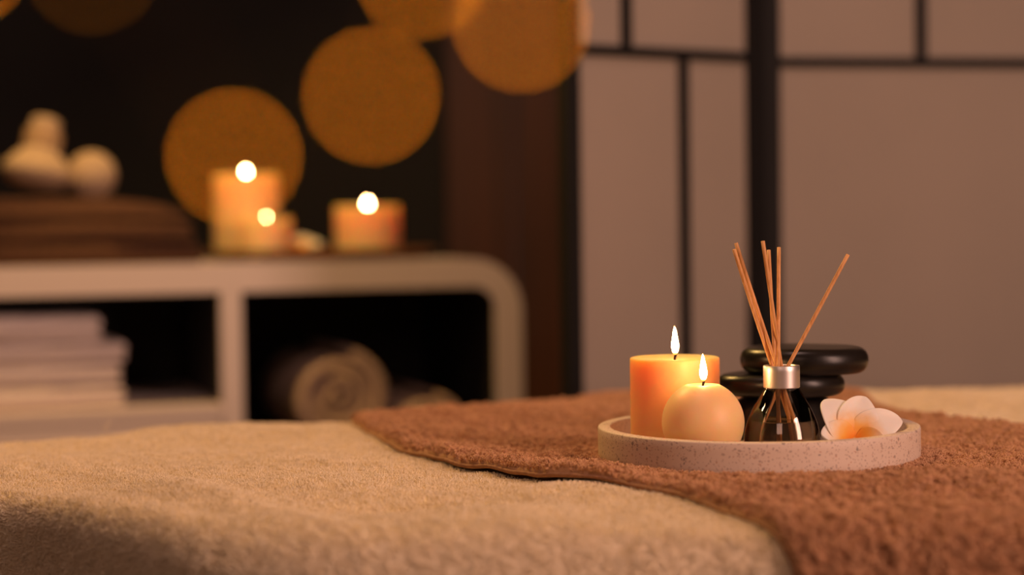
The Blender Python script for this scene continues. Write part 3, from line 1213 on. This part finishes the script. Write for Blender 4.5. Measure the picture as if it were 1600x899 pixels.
# reeds: six separate sticks standing in the bottle
reeds = [((1147, 390), (1206, 571), -0.012, 0.004, 'frontmost of the two reeds leaning far left in the bottle'),
         ((1150, 380), (1213, 571), 0.006, -0.002, 'rear reed of the pair leaning far left in the bottle'),
         ((1192, 377), (1220.5, 571), -0.010, 0.002, 'tallest middle reed leaning slightly left, crossing in front of the others'),
         ((1201, 391), (1212, 571), 0.016, -0.004, 'shorter middle reed just behind the tallest one'),
         ((1217, 387), (1216, 571), 0.022, -0.006, 'nearly vertical reed in the middle of the bottle'),
         ((1325, 398), (1232, 571), 0.004, 0.000, 'single reed leaning far right out of the bottle')]
zfl = FZ + 0.0055
for (tx, ty), (mx, my), dyt, dym, lab in reeds:
    a = at(tx, ty, YD + dyt)
    b = at(mx, my, YD + dym)
    t = (zfl - a.z) / (b.z - a.z)
    c = a + (b - a) * t
    # keep the foot inside the base of the bottle
    off = Vector((c.x - base.x, c.y - base.y))
    mxr = rb_ - 0.0050
    if off.length > mxr:
        off = off.normalized() * mxr
        c = Vector((base.x + off.x, base.y + off.y, zfl))
    bm = bmesh.new()
    n = 12
    side = Vector((random.uniform(-1, 1), random.uniform(-1, 1), 0)) * 0.0004
    pts = [(a + (b - a) * (i / 8)) + side * math.sin(math.pi * i / 8) - a for i in range(9)] + [b + (c - b) * (i / 4) - a for i in range(1, 5)]
    tube(bm, pts, 0.00145, 12)
    o = from_bm('reed', bm, M_reed)
    o.location = a
    tag(o, 'rattan ' + lab, 'reed', 'rattan reeds in the diffuser bottle')

# ------------------------------------------------------------------ stacked basalt stones


def stone(name, px, pyc, Y, rx_px, h, rot, label, seed, zbot, ry=0.82, tilt=(0, 0)):
    c = at(px, pyc, Y)
    rx = rx_px / F * Y
    prof = []
    n = 22
    for i in range(n + 1):
        a = -math.pi / 2 + math.pi * i / n
        ca, sa = max(math.cos(a), 0), math.sin(a)
        # flat faces above and below with a round rim
        r = (1 - h / 2 / rx) + (h / 2 / rx) * ca ** 0.9 if 0 < i < n else 0
        z = 0.5 * h * math.copysign(abs(sa) ** 0.9, sa)
        if 0 < i < n:
            prof.append((r, z))
    rim = prof[0][0]
    full = [(0, -h / 2 * 1.0)] + [(rim * k, -h / 2 * (1 - 0.03 * k * k)) for k in (0.3, 0.6, 0.85)] + prof + [(rim * k, h / 2 * (1 - 0.03 * k * k)) for k in (0.85, 0.6, 0.3)] + [(0, h / 2)]

    def wob(a, r, z):
        return (r * (0.025 * math.sin(a * 2 + seed) + 0.018 * math.sin(a * 3 + seed * 2)), 0)
    bm = lathe(full, 72, wob)
    for v in bm.verts:
        v.co.x *= rx
        v.co.y *= rx * ry
    bm.transform(Matrix.Rotation(rot, 4, 'Z'))
    zmin = min(v.co.z for v in bm.verts)
    for v in bm.verts:
        v.co.z -= zmin
    o = from_bm('basalt_stone', bm, M_stone)
    jitter_mesh(o.data, 22, 0.0012, seed)
    o.location = (c.x, c.y, zbot)
    o.rotation_euler = (tilt[0], tilt[1], 0)
    return tag(o, label, 'stone', 'stacked basalt massage stones')


YS = 1.515
z_top_b = at(1255, 588, YS - 0.035).z
z_mid_b = at(1221, 622, YS - 0.03).z
z_t = z_top_b - FZ
stone('basalt_stone', 1222, 650, YS, 84, z_mid_b - FZ - 0.0002, 0.3, 'thick black stone at the bottom of the stack on the tray', 1.0, FZ)
stone('basalt_stone', 1222, 600, YS, 98, z_top_b - z_mid_b - 0.0002, 0.1, 'flat black stone in the middle of the stack', 2.3, z_mid_b)
stone('basalt_stone', 1255, 565, YS, 101, 0.0215, -0.1, 'flat black stone on top of the stack, sticking out to the side', 4.1, z_top_b)

# ------------------------------------------------------------------ plumeria flower
M_petal = mat('plumeria_petal', (0.88, 0.74, 0.66), 0.5)
b = bsdf(M_petal)
b.inputs['Subsurface Weight'].default_value = 0.25
b.inputs['Subsurface Radius'].default_value = (1, 0.6, 0.4)
b.inputs['Subsurface Scale'].default_value = 0.004
tcp = N(M_petal, 'ShaderNodeTexCoord')
ln = N(M_petal, 'ShaderNodeVectorMath', operation='LENGTH')
L(M_petal, tcp.outputs['Object'], ln.inputs[0])
nzp = N(M_petal, 'ShaderNodeTexNoise')
nzp.inputs['Scale'].default_value = 130
L(M_petal, tcp.outputs['Object'], nzp.inputs['Vector'])
ad = N(M_petal, 'ShaderNodeMath', operation='MULTIPLY_ADD')
ad.inputs[1].default_value = 0.008
L(M_petal, nzp.outputs[0], ad.inputs[0])
L(M_petal, ln.outputs['Value'], ad.inputs[2])
rp = N(M_petal, 'ShaderNodeValToRGB')
cr = rp.color_ramp
cr.elements[0].position = 0.008
cr.elements[0].color = (0.88, 0.27, 0.015, 1)
cr.elements[1].position = 0.030
cr.elements[1].color = (0.88, 0.81, 0.72, 1)
e_ = cr.elements.new(0.018)
e_.color = (0.92, 0.46, 0.07, 1)
L(M_petal, ad.outputs[0], rp.inputs[0])
L(M_petal, rp.outputs[0], bsdf(M_petal).inputs['Base Color'])


def petal(root, ang, Lp, Wp, rise, curl, twist, side_curl):
    nu, nv = 26, 18
    P = np.zeros((nu, nv, 3))
    for i in range(nu):
        t = i / (nu - 1)
        w = Wp * (math.sin(math.pi * min(1.0, 0.06 + 0.94 * t ** 0.80)) ** 0.62) if t < 1 else 0
        w = max(w, 0.0006) if t < 0.99 else 0.0004
        # spine rises then bends outward
        el = rise - curl * t ** 1.4
        if i == 0:
            sx, sz = 0.0015, 0.0
        else:
            sx += Lp / (nu - 1) * math.cos(el)
            sz += Lp / (nu - 1) * math.sin(el)
        for j in range(nv):
            q = -1 + 2 * j / (nv - 1)
            y = q * w
            tw = twist * (1 - 0.4 * t)
            cup = 0.16 * w * (q * q)
            roll = -side_curl * w * max(0, -q) ** 3 * t + side_curl * 0.6 * w * max(0, q) ** 3 * (1 - 0.3 * t)
            zoff = cup + roll
            yy = y * math.cos(tw) - zoff * math.sin(tw)
            zz = y * math.sin(tw) + zoff * math.cos(tw)
            x = sx - math.sin(el) * zz
            z = sz + math.cos(el) * zz
            P[i, j] = (x * math.cos(ang) - yy * math.sin(ang), x * math.sin(ang) + yy * math.cos(ang), z)
    o = grid_mesh('petal', P, M_petal, root)
    s = o.modifiers.new('thick', 'SOLIDIFY')
    s.thickness = 0.0015
    s.offset = 0
    sb_ = o.modifiers.new('round', 'SUBSURF')
    sb_.levels = sb_.render_levels = 1
    return o


YF = 1.385
pf = at(1333, 690, YF)
flower = thing('plumeria_flower', 'white plumeria flower with an orange heart resting on the terrazzo tray', 'flower', pf)
flower.rotation_euler = (math.radians(30), math.radians(0), 0)
F_ROT = math.radians(14)
for k, (ang, Lp, Wp, rise, curl, tw_) in enumerate([(68, 0.036, 0.0165, 0.92, 0.60, 0.35), (20, 0.042, 0.0140, 0.62, 0.95, 0.45), (-34, 0.026, 0.0120, 0.45, 0.45, 0.4), (196, 0.029, 0.0125, 0.80, 0.85, -0.9), (134, 0.038, 0.0175, 1.05, 0.95, -0.25)]):
    petal(flower, math.radians(ang), Lp, Wp, rise, curl, tw_, 0.28)
bm = lathe([(0, -0.010), (0.0016, -0.010), (0.0022, -0.004), (0.0034, 0.0), (0.0022, 0.0025), (0, 0.002)], 16)
from_bm('calyx', bm, mat('flower_base', (0.75, 0.45, 0.12), 0.6), flower)

# small blossom on the oval tray between the candles
f2 = thing('plumeria_flower', 'small orange-centred blossom lying between the candles on the oval tray', 'flower')
pp2 = at(468, 392, 3.0)
for _ in range(6):
    lx, l = cab_local(pp2)
    pp2 = at(468, 392, pp2.y + (0.13 - l) * math.cos(CANG))
f2.location = (pp2.x, pp2.y, BZ + 0.0105)
for ch in list(flower.children):
    c = ch.copy()
    COL.objects.link(c)
    c.parent = f2

# ------------------------------------------------------------------ string of fairy lights hanging close to the camera
M_bulb = glow('warm_bulb', (0.62, 0.165, 0.006), 38, False)
M_bulb_dim = glow('dim_bulb', (0.62, 0.165, 0.006), 5, False)
M_wire = mat('copper_wire', (0.25, 0.12, 0.05), 0.5, Metallic=0.6)
YL = 0.2815
fl = at(660, -220, YL)
fairy = thing('fairy_lights', 'string of glowing amber fairy lights hanging close in front, seen as large blurred discs', 'string lights', fl)
bulbs = [(-62, -62, 0), (144, -54, 1), (365, 245, 0), (580, 149, 0), (660, -47, 0), (815, 37, 0)]
path = [(-160, -160), (-62, -62), (30, -110), (144, -54), (260, 60), (365, 245), (470, 240), (580, 149), (640, 60), (660, -47), (740, -40), (815, 37), (880, -60), (930, -200)]
wp = []
for i in range(len(path) - 1):
    p0 = path[max(i - 1, 0)]
    p1, p2_ = path[i], path[i + 1]
    p3 = path[min(i + 2, len(path) - 1)]
    for k in range(6):
        t = k / 6
        f = lambda a, b, c, d: 0.5 * (2 * b + (c - a) * t + (2 * a - 5 * b + 4 * c - d) * t * t + (3 * b - a - 3 * c + d) * t ** 3)
        wp.append(at(f(p0[0], p1[0], p2_[0], p3[0]), f(p0[1], p1[1], p2_[1], p3[1]), YL + 0.0016) - fl)
bm = bmesh.new()
tube(bm, wp, 0.00012, 6)
from_bm('wire', bm, M_wire, fairy)
for x, y, dim in bulbs:
    bm = bmesh.new()
    bmesh.ops.create_uvsphere(bm, u_segments=16, v_segments=10, radius=0.0009)
    o = from_bm('bulb', bm, M_bulb_dim if dim else M_bulb, fairy)
    o.location = at(x, y, YL) - fl
